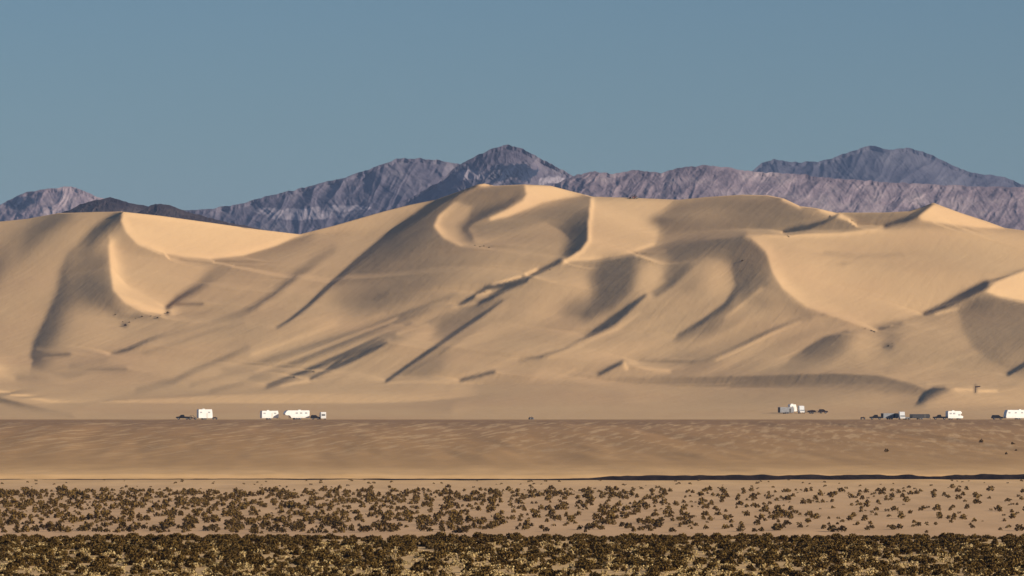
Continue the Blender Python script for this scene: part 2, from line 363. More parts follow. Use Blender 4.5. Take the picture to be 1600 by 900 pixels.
def up(A,shape):
    ny,nx=shape; my,mx=A.shape
    r=np.linspace(0,my-1,ny); i=np.minimum(r.astype(int),my-2); f=(r-i)[:,None]
    A=A[i]*(1-f)+A[i+1]*f
    r=np.linspace(0,mx-1,nx); i=np.minimum(r.astype(int),mx-2); f=(r-i)[None]
    return A[:,i]*(1-f)+A[:,i+1]*f
def wanted(V): return np.clip((lin(np.maximum(148+(V-153)*1.28,6))-.04)/.72,-.005,.80)
def solve(levels=((61,16,300),(121,31,250),(241,61,250),(481,121,300),(961,201,350)),lam=.02,lam2=.3,w2=(.05,.05,.035,.012,.004),cs=.4,wd=3.,verbose=False):
    E=None
    for lv,(nx,ny,it) in enumerate(levels):
        X,Y=grid(nx,ny); R_=Relief(X,Y); paint(R_); T=wanted(R_.V)
        T=.25*(T[1:,1:]+T[1:,:-1]+T[:-1,1:]+T[:-1,:-1])
        ray=np.stack([(X-CX)/F,np.ones_like(X),(YH-Y)/F],-1)
        D0=np.interp(Y,*zip(*DEP)); dx=X[0,1]-X[0,0]
        E=np.zeros_like(D0) if E is None else up(E,D0.shape)
        m=np.zeros_like(E); s=np.zeros_like(E)
        step=.8*dx/2
        fade=np.clip(np.linspace(0,1,ny)*12,0,1)[:,None]   # foot stays put
        for k in range(it):
            D=D0+E*fade; Pt=D[...,None]*ray
            a=.5*(Pt[1:,1:]-Pt[1:,:-1]+Pt[:-1,1:]-Pt[:-1,:-1])    # to the right
            b=.5*(Pt[1:,1:]-Pt[:-1,1:]+Pt[1:,:-1]-Pt[:-1,:-1])    # up the slope
            n=np.cross(a,b); N=np.sqrt((n*n).sum(-1))+1e-9; u=n/N[...,None]
            sh=u@L; err=sh-T
            err=np.clip(err,-.4,.4)
            # shade: no reward for going below zero
            gs=err*(1+wd*(T<.12))
            # too steep
            pen=np.minimum(u[...,2]-.80,0)
            gu=gs[...,None]*L; gu[...,2]+=1.5*pen
            gn=(gu-(gu*u).sum(-1)[...,None]*u)/N[...,None]
            ga=np.cross(b,gn); gb=np.cross(gn,a)
            g=np.zeros_like(Pt)
            g[1:,1:]+=.5*(ga+gb); g[1:,:-1]+=.5*(-ga+gb); g[:-1,1:]+=.5*(ga-gb); g[:-1,:-1]+=.5*(-ga-gb)
            gD=(g*ray).sum(-1)*dx*3
            # stay smooth and near the broad form
            ex=np.diff(E,axis=1)/dx; ey=np.diff(E,axis=0)/dx
            w=.006*lam2
            q=np.zeros_like(E); q[:,1:]+=ex; q[:,:-1]-=ex; q[1:]+=.6*ey; q[:-1]-=.6*ey
            # little curvature across the light's own direction (shading says nothing about it)
            c=E[2:]-2*E[1:-1]+E[:-2]; c=c/np.sqrt(1+(c/(cs*dx))**2)/dx
            q2=np.zeros_like(E); q2[2:]+=c; q2[:-2]+=c; q2[1:-1]-=2*c
            gD=gD+w*q+ .00002*lam*E*dx + w2[lv]*q2
            m=.9*m+.1*gD*fade; s=.98*s+.02*(gD*fade)**2
            lr=step*(.5+.5*math.cos(math.pi*k/it))
            E=E-lr*m/(np.sqrt(s)+1e-4)
    D=D0+E*fade
    return X,Y,D

X, Y, DD = solve()
ray = np.stack([(X-CX)/F, np.ones_like(X), (YH-Y)/F], -1)
P = DD[..., None]*ray; P[..., 2] += CAM_Z
# lee side behind the skyline, falling away to the plain
back = []
top = P[-1]
for dist, drop in ((3, .6), (10, 3.5), (40, 18), (110, 50), (300, 110), (700, 170)):
    q = top.copy(); q[:, 1] += dist; q[:, 0] *= 1+dist/3000; q[:, 2] = np.maximum(q[:, 2]-drop, CAM_Z-24); back.append(q)
foot = P[0].copy(); foot[:, 1] += -2; foot[:, 2] -= 2
Vd = np.concatenate([foot[None], P, np.array(back)])
def taper_ends(V, run, base, n=14, run_r=None):
    """let a range die away into the plain beyond the frame on both sides"""
    def side(col, s):
        out_ = []
        for k in range(1, n+1):
            q = col.copy(); f = (1+math.cos(math.pi*k/n))/2; q[:, 0] += s*run*k/n
            q[:, 2] = base+(q[:, 2]-base)*f-(1-f)*2; q[:, 1] += .25*run*(k/n)**2; out_.append(q)
        return out_
    l = side(V[:, 0], -1)[::-1]; run = run_r or run; r = side(V[:, -1], 1)
    return np.concatenate([np.stack(l, 1), V, np.stack(r, 1)], 1)
Vd = taper_ends(Vd, 420, CAM_Z-19)
sand, n, b = node_mat('dune_sand', .95, .08)
oc = objco(n)
f1 = nz(n, oc, 1, 5, .6, ((.012,.006,.02), (0,0,R(20))))
col = ramp(n, f1, [(.25, (.575,.36,.19)), (.5, (.61,.395,.205)), (.75, (.64,.425,.222))])
n.links.new(col, b.inputs['Base Color'])
f2 = nz(n, oc, 1, 4, .55, ((.09,.03,.09), (0,0,R(25))))
f2b = nz(n, oc, 1, 3, .6, ((.30,.10,.3), (0,0,R(25))))
fm = n.nodes.new('ShaderNodeMapping'); fm.vector_type = 'TEXTURE'; fm.inputs['Scale'].default_value = (5, 55, 400); fm.inputs['Rotation'].default_value = (0, 0, -R(20))
n.links.new(oc, fm.inputs[0]); folds = nz(n, fm.outputs[0], 1, 4, .6)
bump(n, b, mixc(n, .42, mixc(n, .3, f2, f2b), folds), 2.0, .26)
dunes = mesh_np('sand_dunes', Vd, quads(Vd.shape[0], Vd.shape[1]), sand); props(dunes, kind='structure')
ny, nx = X.shape
def dune_point(x, y):
    """point of the dune surface seen at photo position (x, y)"""
    fx = (x-X[0,0])/(X[0,1]-X[0,0]); i = int(fx); j = np.interp(-y, -Y[:, i], np.arange(ny)); k = min(int(j), ny-2); g = j-k
    p = P[k, i]*(1-g)+P[k+1, i]*g
    return Vector(p)

# ---------------------------------------------------------------- mountains far behind
def rock(name, dark, mid, light, sc=1.0):
    m, n, b = node_mat(name, .95, .1); oc = objco(n)
    f = nz(n, oc, .011*sc, 6, .62)
    c = ramp(n, f, [(.36, dark), (.5, mid), (.66, light)])
    at = n.nodes.new('ShaderNodeAttribute'); at.attribute_name = 'rock_tone'
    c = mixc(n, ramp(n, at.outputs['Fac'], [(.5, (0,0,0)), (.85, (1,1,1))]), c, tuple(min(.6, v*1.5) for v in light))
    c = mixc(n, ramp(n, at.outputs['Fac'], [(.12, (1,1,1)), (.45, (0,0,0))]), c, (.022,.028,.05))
    n.links.new(c, b.inputs['Base Color']); bump(n, b, nz(n, oc, .03*sc, 5, .6), 3, .5); return m
def mountain(sil, Dr, mat, seed, slope=2.0, A=26, wl=34, jag=1.0, nx=800, ny=120, spots=(), depth=95):
    """a range whose face falls towards the viewer below the skyline sil; slope = metres of run per photo row, relief A metres, spur spacing wl"""
    k = Dr/F; xs = np.linspace(sil[0][0], sil[-1][0], nx)
    ys = np.interp(xs, *zip(*sil)) + (fbm(xs/9, xs*0, 4, seed+3)-.5)*jag*4
    v = np.linspace(0, 1, ny)**1.1*depth
    Xp, Vv = np.meshgrid(xs, v); Yp = ys[None, :]+Vv
    wx = (fbm(Xp/wl/1.3, Yp/wl/1.3, 3, seed+60)-.5)*wl*1.1; wy = (fbm(Xp/wl/1.3+9, Yp/wl/1.3, 3, seed+70)-.5)*wl*1.1
    U = Xp+wx+.45*Vv; W = Xp-wx-.55*Vv; Yw = Yp+wy
    r1 = fbm(U/wl, (Yw+.5*Xp)/(wl*1.25), 3, seed, ridged=True); r2 = fbm(W/(wl*.62), (Yw-.4*Xp)/(wl*.75), 4, seed+5, ridged=True, gain=.58)
    r3 = fbm(Xp/(wl*.25), Yp/(wl*.25), 3, seed+8)
    env = np.clip(Vv/7+.05, 0, 1)
    kw = np.exp(-(np.arange(-60, 61)*(xs[1]-xs[0])/26)**2); kw /= kw.sum()
    ysm = np.convolve(np.pad(np.interp(xs, *zip(*sil)), 60, mode='edge'), kw, 'valid')
    D = Dr-slope*k*(Yp-ysm[None, :])+env*(A*k*(1-r1)*.75+A*k*.28*(1-r2)+A*k*.09*r3)
    Pm = np.stack([(Xp-CX)/F*D, D, (YH-Yp)/F*D+CAM_Z], -1)
    back = []
    for run, drop in ((8, 3), (60, 30), (250, 140), (600, 420)):
        q = Pm[0].copy(); q[:, 1] += run; q[:, 2] = np.maximum(q[:, 2]-drop, CAM_Z-66); back.insert(0, q)
    skirt = Pm[-1].copy(); skirt[:, 1] -= (skirt[:, 2]-CAM_Z+66)*2.2; skirt[:, 2] = CAM_Z-66
    Vm = np.concatenate([np.array(back), Pm, skirt[None]]); nb = len(back)
    Vm = taper_ends(Vm, 1500 if xs[0] < -50 else 70, CAM_Z-66, run_r=1500 if xs[-1] > 1650 else 70)
    o = mesh_np('mountain_range', Vm[::-1], quads(len(Vm), Vm.shape[1]), mat); props(o, kind='structure')
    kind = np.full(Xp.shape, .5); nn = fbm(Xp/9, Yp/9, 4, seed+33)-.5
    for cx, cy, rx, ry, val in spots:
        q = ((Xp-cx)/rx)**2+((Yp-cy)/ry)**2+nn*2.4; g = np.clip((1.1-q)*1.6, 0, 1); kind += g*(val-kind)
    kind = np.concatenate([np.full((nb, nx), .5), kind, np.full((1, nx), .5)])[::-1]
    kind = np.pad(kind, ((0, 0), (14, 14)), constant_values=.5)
    at = o.data.attributes.new('rock_tone', 'FLOAT', 'POINT'); at.data.foreach_set('value', kind.ravel().astype(np.float32))
    return o
rk_far = rock('far_rock', (.055,.05,.07), (.085,.078,.10), (.125,.115,.135))
rk_main = rock('main_rock', (.075,.063,.085), (.125,.105,.13), (.20,.17,.185))
rk_pink = rock('pink_rock', (.13,.10,.115), (.22,.165,.18), (.32,.25,.25), 1.5)
rk_dark = rock('dark_rock', (.025,.018,.022), (.045,.033,.035), (.08,.06,.055), 2)
mountain([(-260,334),(-160,332),(-40,328),(0,321),(15,312),(40,300),(80,294),(110,291),(130,297),(150,307),(200,318),(300,335),(420,352),(520,365)], 9300, rk_pink, 1, 1.9, 22, 30, spots=[(30,318,22,14,.1)])  # dark spot: shade on the ridge's left side, painted into the rock colour
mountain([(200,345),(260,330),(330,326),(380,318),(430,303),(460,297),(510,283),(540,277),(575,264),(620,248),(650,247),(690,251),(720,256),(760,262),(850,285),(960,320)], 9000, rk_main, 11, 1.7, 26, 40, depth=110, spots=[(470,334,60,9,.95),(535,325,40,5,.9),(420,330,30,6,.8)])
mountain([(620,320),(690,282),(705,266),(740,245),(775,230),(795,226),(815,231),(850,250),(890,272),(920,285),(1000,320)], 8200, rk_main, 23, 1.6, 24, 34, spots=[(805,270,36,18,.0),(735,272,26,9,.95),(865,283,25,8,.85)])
mountain([(780,330),(860,290),(905,272),(930,268),(960,272),(990,266),(1030,270),(1060,262),(1100,258),(1140,262),(1180,268),(1250,272),(1300,278),(1400,285),(1500,290),(1600,292),(1700,298),(1900,310)], 7600, rk_pink, 31, 2.2, 17, 26, nx=1200)
mountain([(1060,320),(1120,300),(1177,267),(1190,255),(1210,249),(1240,253),(1280,252),(1300,247),(1330,236),(1360,227),(1385,233),(1420,231),(1450,239),(1490,258),(1520,270),(1570,276),(1600,289),(1700,300),(1800,310)], 11000, rk_far, 47, 1.9, 22, 38)
mountain([(60,350),(90,335),(130,318),(150,312),(172,308),(200,316),(235,324),(260,335),(330,360)], 5600, rk_dark, 53, 2, 12, 18, nx=400, ny=50, depth=45)
mountain([(190,345),(225,326),(243,318),(270,322),(300,333),(340,344),(400,356),(470,372)], 5200, rk_dark, 61, 2, 12, 18, nx=400, ny=50, depth=45)

# ---------------------------------------------------------------- haze
hm = bpy.data.materials.new('haze'); hm.use_nodes = True; n = hm.node_tree; n.nodes.clear()
ho = n.nodes.new('ShaderNodeOutputMaterial'); pv = n.nodes.new('ShaderNodeVolumePrincipled')
pv.inputs['Color'].default_value = (.40, .58, .98, 1); pv.inputs['Density'].default_value = 3.1e-5; pv.inputs['Anisotropy'].default_value = 0
n.links.new(pv.outputs[0], ho.inputs['Volume'])
bm = bmesh.new(); bmesh.ops.create_cube(bm, size=1)
x0, x1, y0, y1, z0, z1 = -186000, 186000, -400, 46000, CAM_Z-70, CAM_Z+560
for v in bm.verts:
    v.co = (x0 if v.co.x < 0 else x1, y0 if v.co.y < 0 else y1, z0 if v.co.z < 0 else z1)
me = bpy.data.meshes.new('haze'); bm.to_mesh(me); me.materials.append(hm)
hz = bpy.data.objects.new('haze', me); C.objects.link(hz); props(hz, kind='stuff')

# ---------------------------------------------------------------- campers, trucks and buggies on the bench
M_white = plain('white_gelcoat', (.86,.84,.80), .35, .4, var=.05, scale=.6)
M_cream = plain('cream_gelcoat', (.74,.70,.62), .4, .4, var=.07, scale=.6)
M_grey = plain('grey_panel', (.22,.22,.23), .45, .4, var=.15)
M_char = plain('charcoal_paint', (.022,.018,.018), .4, .4, var=.2)
M_brown = plain('dark_brown_paint', (.05,.028,.02), .5, .3, var=.2)
M_red = plain('dull_red_paint', (.12,.03,.02), .5, .3, var=.2)
M_rub = plain('tyre_rubber', (.018,.017,.016), .85, .1)
M_rim = plain('wheel_rim', (.30,.30,.31), .4, .5)
M_glass = plain('tinted_window', (.015,.018,.022), .12, .6, var=.1)
M_blind = plain('curtained_window', (.42,.42,.42), .2, .5, var=.1)
M_strip = plain('trim_stripe', (.16,.13,.12), .5, .3)
M_steel = plain('dark_steel', (.06,.055,.05), .55, .4, metal=.4)

def finish(name, bm, mat, parent, bev=0):
    if bev: bmesh.ops.bevel(bm, geom=list(bm.edges), offset=bev, segments=2, affect='EDGES', profile=.6)
    bmesh.ops.recalc_face_normals(bm, faces=bm.faces)
    me = bpy.data.meshes.new(name); bm.to_mesh(me); bm.free(); me.materials.append(mat)
    o = bpy.data.objects.new(name, me); C.objects.link(o); o.parent = parent; return o
def outline(pts, w, bm=None, y=0):
    """side outline (x, z) given thickness w along y"""
    bm = bm or bmesh.new()
    a = [bm.verts.new((p[0], y-w/2, p[1])) for p in pts]; b = [bm.verts.new((p[0], y+w/2, p[1])) for p in pts]
    bm.faces.new(a); bm.faces.new(b[::-1]); k = len(pts)
    for i in range(k): bm.faces.new((a[i], b[i], b[(i+1) % k], a[(i+1) % k]))
    return bm
def slab(cx, cy, cz, sx, sy, sz, bm=None):
    bm = bm or bmesh.new(); return outline([(cx-sx/2, cz-sz/2), (cx+sx/2, cz-sz/2), (cx+sx/2, cz+sz/2), (cx-sx/2, cz+sz/2)], sy, bm, cy)
def wheel(x, y, r, parent, w=.25):
    bm = bmesh.new(); bmesh.ops.create_cone(bm, cap_ends=True, segments=20, radius1=r, radius2=r, depth=w, matrix=Matrix.Translation((x, y, r)) @ Matrix.Rotation(R(90), 4, 'X'))
    o = finish('wheel', bm, M_rub, parent)
    bm = bmesh.new(); bmesh.ops.create_cone(bm, cap_ends=True, segments=14, radius1=r*.55, radius2=r*.5, depth=w+.04, matrix=Matrix.Translation((x, y, r)) @ Matrix.Rotation(R(90), 4, 'X'))
    finish('rim', bm, M_rim, o); return o
def bar(bm, p, q, r=.03):
    p = Vector(p); q = Vector(q); d = q-p
    bmesh.ops.create_cone(bm, cap_ends=True, segments=8, radius1=r, radius2=r, depth=d.length, matrix=Matrix.Translation((p+q)/2) @ d.to_track_quat('Z', 'Y').to_matrix().to_4x4())
    return bm
def spot_on(px, py=None, D=1956, rz=0):
    """stand a thing on the bench (or on the sand if a photo row is given)"""
    if py: return dune_point(px, py)
    x = (px-CX)/F*D; return Vector((x, D, CAM_Z+float(ground_rel(np.array([x]), np.array([D]))[0])-.02))
def thing(name, label, cat, loc, group=None, rz=0, flip=False):
    if cat in ('trailer', 'motorhome') and name != 'flatbed_trailer': rz += R(21)
    o = bpy.data.objects.new(name, None); C.objects.link(o); o.empty_display_size = .5
    o.location = loc; o.rotation_euler = (0, 0, rz+(math.pi if flip else 0)); props(o, label, cat, group); return o
CAMP = 'campers and vehicles parked on the bench below the dunes'

# all built with the front towards +x; flip turns them to face left
def travel_trailer(label, loc, Lg=6.5, H=2.6, mat=M_white, flip=False, slant=.5, windows=3, stripe=True, axles=2):
    t = thing('travel_trailer', label, 'trailer', loc, CAMP, flip=flip); z0 = .55
    bm = outline([(-Lg/2, z0), (Lg/2-.15, z0), (Lg/2, z0+.5), (Lg/2-slant*.3, z0+H*.62), (Lg/2-slant, z0+H), (-Lg/2+.15, z0+H), (-Lg/2, z0+H*.9)], 2.4)
    body = finish('body', bm, mat, t, .05)
    for sy in (-1, 1):
        for k in range(windows):
            x = -Lg/2+1.0+k*(Lg-2.4)/max(1, windows-1)
            f = finish('window', slab(x, sy*1.205, z0+H*.66, .85, .05, .5), M_blind, t)
        finish('door', slab(Lg*.12, sy*1.21, z0+1.0, .65, .05, 1.85), M_cream, t) if sy < 0 else None
        if stripe: finish('stripe', slab(-.1, sy*1.207, z0+.42, Lg-.5, .03, .22), M_cream, t)
        for k in range(axles): wheel((k-(axles-1)/2)*.85-.3, sy*1.02, .34, t)
    finish('roof_unit', slab(-Lg*.1, 0, z0+H+.13, .9, .8, .26), M_cream, t, .03)
    bm = bar(bmesh.new(), (Lg/2-.3, .5, .5), (Lg/2+1.0, 0, .5), .05); bar(bm, (Lg/2-.3, -.5, .5), (Lg/2+1.0, 0, .5), .05); bar(bm, (Lg/2+.9, 0, .5), (Lg/2+.9, 0, .02), .04)
    finish('hitch', bm, M_steel, t); return t
def fifth_wheel(label, loc, Lg=10, flip=False):
    t = thing('camper_trailer', label, 'trailer', loc, CAMP, flip=flip); z0 = .65; H = 2.85
    bm = outline([(-Lg/2, z0), (Lg/2-2.6, z0), (Lg/2-2.1, z0+.95), (Lg/2-.3, z0+1.05), (Lg/2, z0+1.6), (Lg/2-.6, z0+2.5), (Lg/2-1.2, z0+H), (-Lg/2+.2, z0+H), (-Lg/2, z0+H*.88)], 2.5)
    finish('body', bm, M_white, t, .05)
    for sy in (-1, 1):
        for x in (-Lg*.36, -Lg*.16, Lg*.02): finish('window', slab(x, sy*1.255, z0+H*.64, .9, .05, .55), M_blind, t)
        finish('stripe', slab(-1.4, sy*1.257, z0+.4, Lg-3.4, .03, .25), M_cream, t)
        for x in (-1.2, -.3, .6): wheel(x, sy*1.05, .38, t)
    finish('door', slab(Lg*.16, -1.26, z0+1.0, .68, .05, 1.9), M_cream, t)
    finish('roof_unit', slab(-Lg*.12, 0, z0+H+.14, 1, .8, .28), M_cream, t, .03)
    finish('landing_leg', bar(bmesh.new(), (Lg/2-2.3, .9, z0+.2), (Lg/2-2.3, .9, .02), .06), M_steel, t)
    bm = bar(bmesh.new(), (Lg/2-2.3, -.9, z0+.2), (Lg/2-2.3, -.9, .02), .06)
    finish('landing_leg', bm, M_steel, t)
    return t
def motorhome(label, loc, Lg=7.0, flip=False, H=2.75, mat=M_white):
    t = thing('motorhome', label, 'motorhome', loc, CAMP, flip=flip); z0 = .5
    bm = outline([(-Lg/2, z0), (Lg/2-.1, z0), (Lg/2, z0+.75), (Lg/2-.9, z0+1.0), (Lg/2-1.25, z0+1.65), (Lg/2-.6, z0+1.8), (Lg/2-.55, z0+2.2), (Lg/2-1.3, z0+H), (-Lg/2+.2, z0+H), (-Lg/2, z0+H*.9)], 2.35)
    finish('body', bm, mat, t, .05)
    for sy in (-1, 1):
        for x in (-Lg*.33, -Lg*.1): finish('window', slab(x, sy*1.18, z0+H*.66, .95, .05, .6), M_blind, t)
        finish('cab_window', outline([(Lg/2-2.1, z0+1.02), (Lg/2-1.12, z0+1.02), (Lg/2-1.42, z0+1.6), (Lg/2-2.1, z0+1.6)], .05, y=sy*1.18), M_blind, t)
        finish('stripe', slab(-.3, sy*1.182, z0+.5, Lg-1.2, .03, .2), M_cream, t)
        for x in (-Lg*.26, Lg/2-1.4): wheel(x, sy*1.0, .4, t)
    finish('windscreen', outline([(Lg/2-.93, z0+1.03), (Lg/2-.86, z0+1.03), (Lg/2-1.17, z0+1.62), (Lg/2-1.24, z0+1.62)], 1.9), M_blind, t)
    finish('roof_unit', slab(-Lg*.1, 0, z0+H+.13, .95, .8, .26), M_cream, t, .03); return t
def pickup(label, loc, mat=M_char, flip=False, Lg=5.5, rz=0, name='pickup_truck', bed=True, group=CAMP):
    t = thing(name, label, 'truck' if bed else 'car', loc, group, flip=flip, rz=rz); h = Lg/2
    if bed: pts = [(-h, .5), (h, .5), (h, 1.05), (h-1.25, 1.15), (h-1.85, 1.82), (h-3.0, 1.86), (h-3.2, 1.12), (-h, 1.12)]
    else:   pts = [(-h, .45), (h, .45), (h, .98), (h-1.1, 1.1), (h-1.75, 1.72), (-h+.45, 1.74), (-h+.05, 1.1)]
    finish('body', outline(pts, 1.9), mat, t, .06)
    for sy in (-1, 1):
        if bed: finish('window', outline([(h-1.45, 1.18), (h-1.95, 1.72), (h-2.92, 1.75), (h-3.03, 1.18)], .04, y=sy*.955), M_glass, t)
        else: finish('window', outline([(h-1.3, 1.14), (h-1.85, 1.62), (-h+.55, 1.64), (-h+.3, 1.14)], .04, y=sy*.955), M_glass, t)
        for x in (-h+1.05, h-.95): wheel(x, sy*.84, .4, t)
        finish('headlight', slab(h+.005, sy*.68, .86, .06, .32, .18), M_rim, t)
    ws = [(h-1.27, 1.17), (h-1.2, 1.17), (h-1.8, 1.78), (h-1.87, 1.78)] if bed else [(h-1.12, 1.12), (h-1.05, 1.12), (h-1.7, 1.68), (h-1.77, 1.68)]
    finish('windscreen', outline(ws, 1.6), M_glass, t); return t
def van(label, loc, mat=M_white, rz=0, H=2.5, Lg=5.6, w=2.0, group=CAMP):
    t = thing('cargo_van', label, 'van', loc, group, rz=rz); h = Lg/2
    finish('body', outline([(-h, .4), (h, .4), (h, .95), (h-.7, 1.2), (h-1.4, H*.8), (h-2.0, H+.2), (-h+.1, H+.25), (-h, H)], w), mat, t, .07)
    for sy in (-1, 1):
        finish('window', outline([(h-.95, 1.25), (h-1.4, 1.9), (h-2.2, 1.9), (h-2.2, 1.25)], .04, y=sy*(w/2+.005)), M_glass, t)
        for x in (-h+1.1, h-1.0): wheel(x, sy*(w/2-.1), .36, t)
    finish('rear_window', slab(-h-.005, 0, 1.75, .05, w*.7, .5), M_glass, t)
    finish('windscreen', outline([(h-.74, 1.24), (h-.66, 1.24), (h-1.32, 1.95), (h-1.4, 1.95)], w*.86), M_glass, t); return t
def cargo_trailer(label, loc, Lg=7, H=2.1, mat=M_grey, flip=False, group=CAMP):
    t = thing('cargo_trailer', label, 'trailer', loc, group, flip=flip)
    finish('body', outline([(-Lg/2, .5), (Lg/2-.35, .5), (Lg/2, .9), (Lg/2, .4+H*.8), (Lg/2-.3, .5+H), (-Lg/2, .5+H)], 2.3), mat, t, .05)
    finish('ramp_door', slab(-Lg/2-.02, 0, .5+H/2, .06, 2.0, H-.25), M_steel, t)
    finish('side_door', slab(Lg*.22, -1.16, 1.35, .7, .04, 1.5), M_steel, t)
    for sy in (-1, 1):
        finish('mudguard', slab(0, sy*1.2, .72, 1.9, .12, .1), M_steel, t)
        for x in (-.45, .45): wheel(x, sy*1.06, .35, t)
    bm = bar(bmesh.new(), (Lg/2-.4, .5, .48), (Lg/2+.9, 0, .48), .05); bar(bm, (Lg/2-.4, -.5, .48), (Lg/2+.9, 0, .48), .05); bar(bm, (Lg/2+.8, 0, .48), (Lg/2+.8, 0, .02), .04)
    finish('hitch', bm, M_steel, t); return t
def flatbed(label, loc, Lg=6, flip=False, mat=M_brown, group=CAMP):
    t = thing('flatbed_trailer', label, 'trailer', loc, group, flip=flip)
    finish('deck', slab(0, 0, .62, Lg, 2.2, .18), mat, t, .02)
    bm = bmesh.new()
    for x in np.linspace(-Lg/2+.1, Lg/2-.1, 6):
        for y in (-1.05, 1.05): bar(bm, (x, y, .7), (x, y, 1.25), .04)
    for y in (-1.05, 1.05): bar(bm, (-Lg/2+.1, y, 1.25), (Lg/2-.1, y, 1.25), .05); bar(bm, (-Lg/2+.1, y, .98), (Lg/2-.1, y, .98), .04)
    finish('rail', bm, M_steel, t)
    finish('load', outline([(-Lg*.3, .72), (Lg*.3, .72), (Lg*.26, 1.4), (Lg*.05, 1.55), (-Lg*.24, 1.35)], 1.6), mat, t, .06)
    for sy in (-1, 1):
        for x in (-.5, .4): wheel(x, sy*1.16, .36, t)
    finish('hitch', bar(bmesh.new(), (Lg/2-.2, 0, .55), (Lg/2+1.1, 0, .55), .06), M_steel, t); return t
def buggy(label, loc, mat=M_brown, rz=0, s=1.0, group=CAMP):
    t = thing('dune_buggy', label, 'buggy', loc, group, rz=rz); t.scale = (s, s, s)
    finish('tub', outline([(-1.2, .42), (1.35, .42), (1.5, .62), (.7, .82), (-.3, .8), (-1.3, .95)], 1.15), mat, t, .05)
    bm = bmesh.new()
    for y in (-.6, .6):
        P_ = [(1.3, y, .65), (.55, y*.9, 1.3), (.2, y*.85, 1.62), (-.75, y*.85, 1.58), (-1.35, y, .85)]
        for a, b_ in zip(P_, P_[1:]): bar(bm, a, b_, .045)
        bar(bm, (-.75, y*.85, 1.58), (-.4, y, .7), .04)
    for x, z in ((.2, 1.62), (-.75, 1.58), (.55, 1.3)): bar(bm, (x, -.52, z), (x, .52, z), .045)
    finish('roll_cage', bm, M_steel, t)
    for y in (-.3, .3): finish('seat', outline([(.1, .75), (-.35, .72), (-.62, 1.3), (-.5, 1.32), (-.22, .9), (.12, .9)], .42, y=y), M_char, t, .02)
    for y in (-.85, .85):
        wheel(1.15, y, .36, t, .22); wheel(-1.1, y, .43, t, .32)
    return t
def quad(label, loc, mat=M_red, rz=0, group=CAMP):
    t = thing('quad_bike', label, 'quad bike', loc, group, rz=rz)
    finish('body', outline([(-.85, .5), (.85, .5), (.95, .78), (.45, .85), (.2, 1.0), (-.1, .82), (-.8, .86), (-.95, .72)], .5), mat, t, .04)
    finish('seat', outline([(-.7, .86), (.05, .84), (.1, .94), (-.65, .98)], .36), M_char, t, .02)
    bm = bar(bmesh.new(), (.42, 0, .85), (.28, 0, 1.15), .03); bar(bm, (.28, -.38, 1.17), (.28, .38, 1.17), .025)
    finish('handlebar', bm, M_steel, t)
    for x in (-.6, .6):
        for y in (-.45, .45): wheel(x, y, .3, t, .24)
    return t

# left group
pickup('dark pickup truck at the far left of the camp, left of a tall white trailer', spot_on(286), flip=True, Lg=5.2)
buggy('low brown dune buggy between the dark pickup and the tall white trailer at left', spot_on(301, D=1953), rz=.2, s=.95)
travel_trailer('tall short white camper trailer in the left group, beside the dark pickup', spot_on(320), Lg=5.6, H=3.35, slant=.3, windows=2, stripe=False)
quad('small brown quad bike just right of the tall white trailer in the left group', spot_on(336, D=1954), M_brown, rz=.2)
travel_trailer('white camper trailer left of the long white one, gap between them', spot_on(421), Lg=6.7, H=2.8, slant=.25, windows=2)
fifth_wheel('longest white camper trailer with a raised nose facing left, centre left', spot_on(463), Lg=9.9, flip=True)
pickup('black car parked between the long white trailer and a white van', spot_on(493), flip=False, Lg=3.9, name='parked_car', bed=False)
van('white van parked end on, rightmost of the centre left group', spot_on(504, D=1960), rz=R(100), H=2.6)
# dark group set back on the sand
cargo_trailer('dark grey enclosed trailer, leftmost of the group set back on the sand', spot_on(1228, 646.5), Lg=6.2, H=2.2)
travel_trailer('small pale camper trailer standing against the dark grey trailer on the sand', spot_on(1239, 645.0), Lg=3.0, H=2.9, windows=1, stripe=False, axles=1)
van('white van end on, between the dark grey trailer and the brown flatbed', spot_on(1252.5, 646), rz=R(-84), H=2.9)
flatbed('brown flatbed trailer with a covered load, set back on the sand', spot_on(1269, 646.5), Lg=5.6)
pickup('dark reddish car at the right end of the group set back on the sand', spot_on(1287, 646), M_brown, Lg=3.9, name='parked_car', bed=False)
# right group
quad('tiny dark quad bike standing alone, left end of the right hand camp', spot_on(1348), M_brown)
pickup('low black pickup truck, left of the dark grey trailer in the right camp', spot_on(1368.5), flip=True, Lg=4.9)
cargo_trailer('dark grey enclosed trailer immediately left of the narrow white van', spot_on(1390, D=1959), Lg=6.4, H=1.9)
van('narrow white van seen end on between two dark trailers in the right camp', spot_on(1409, D=1956), rz=R(-88), H=2.75)
quad('grey quad bike just right of the narrow white van', spot_on(1418, D=1955), M_grey, rz=.3)
cargo_trailer('long black enclosed trailer right of the narrow white van', spot_on(1437, D=1957), Lg=7.6, H=1.6, mat=M_char)
pickup('black pickup truck nose to tail with the white motorhome', spot_on(1468.5, D=1956), Lg=5.4, flip=True)
motorhome('white motorhome with a sloping nose facing right, next to the black pickup', spot_on(1491, D=1958), Lg=6.4)
pickup('black car left of the white camper cut off by the right edge', spot_on(1558, D=1958), Lg=4.6, name='parked_car', bed=False)
travel_trailer('large white camper trailer cut off by the right edge of the photo', spot_on(1589, D=1962), Lg=10.5, H=3.1, flip=True, slant=.7, windows=4)
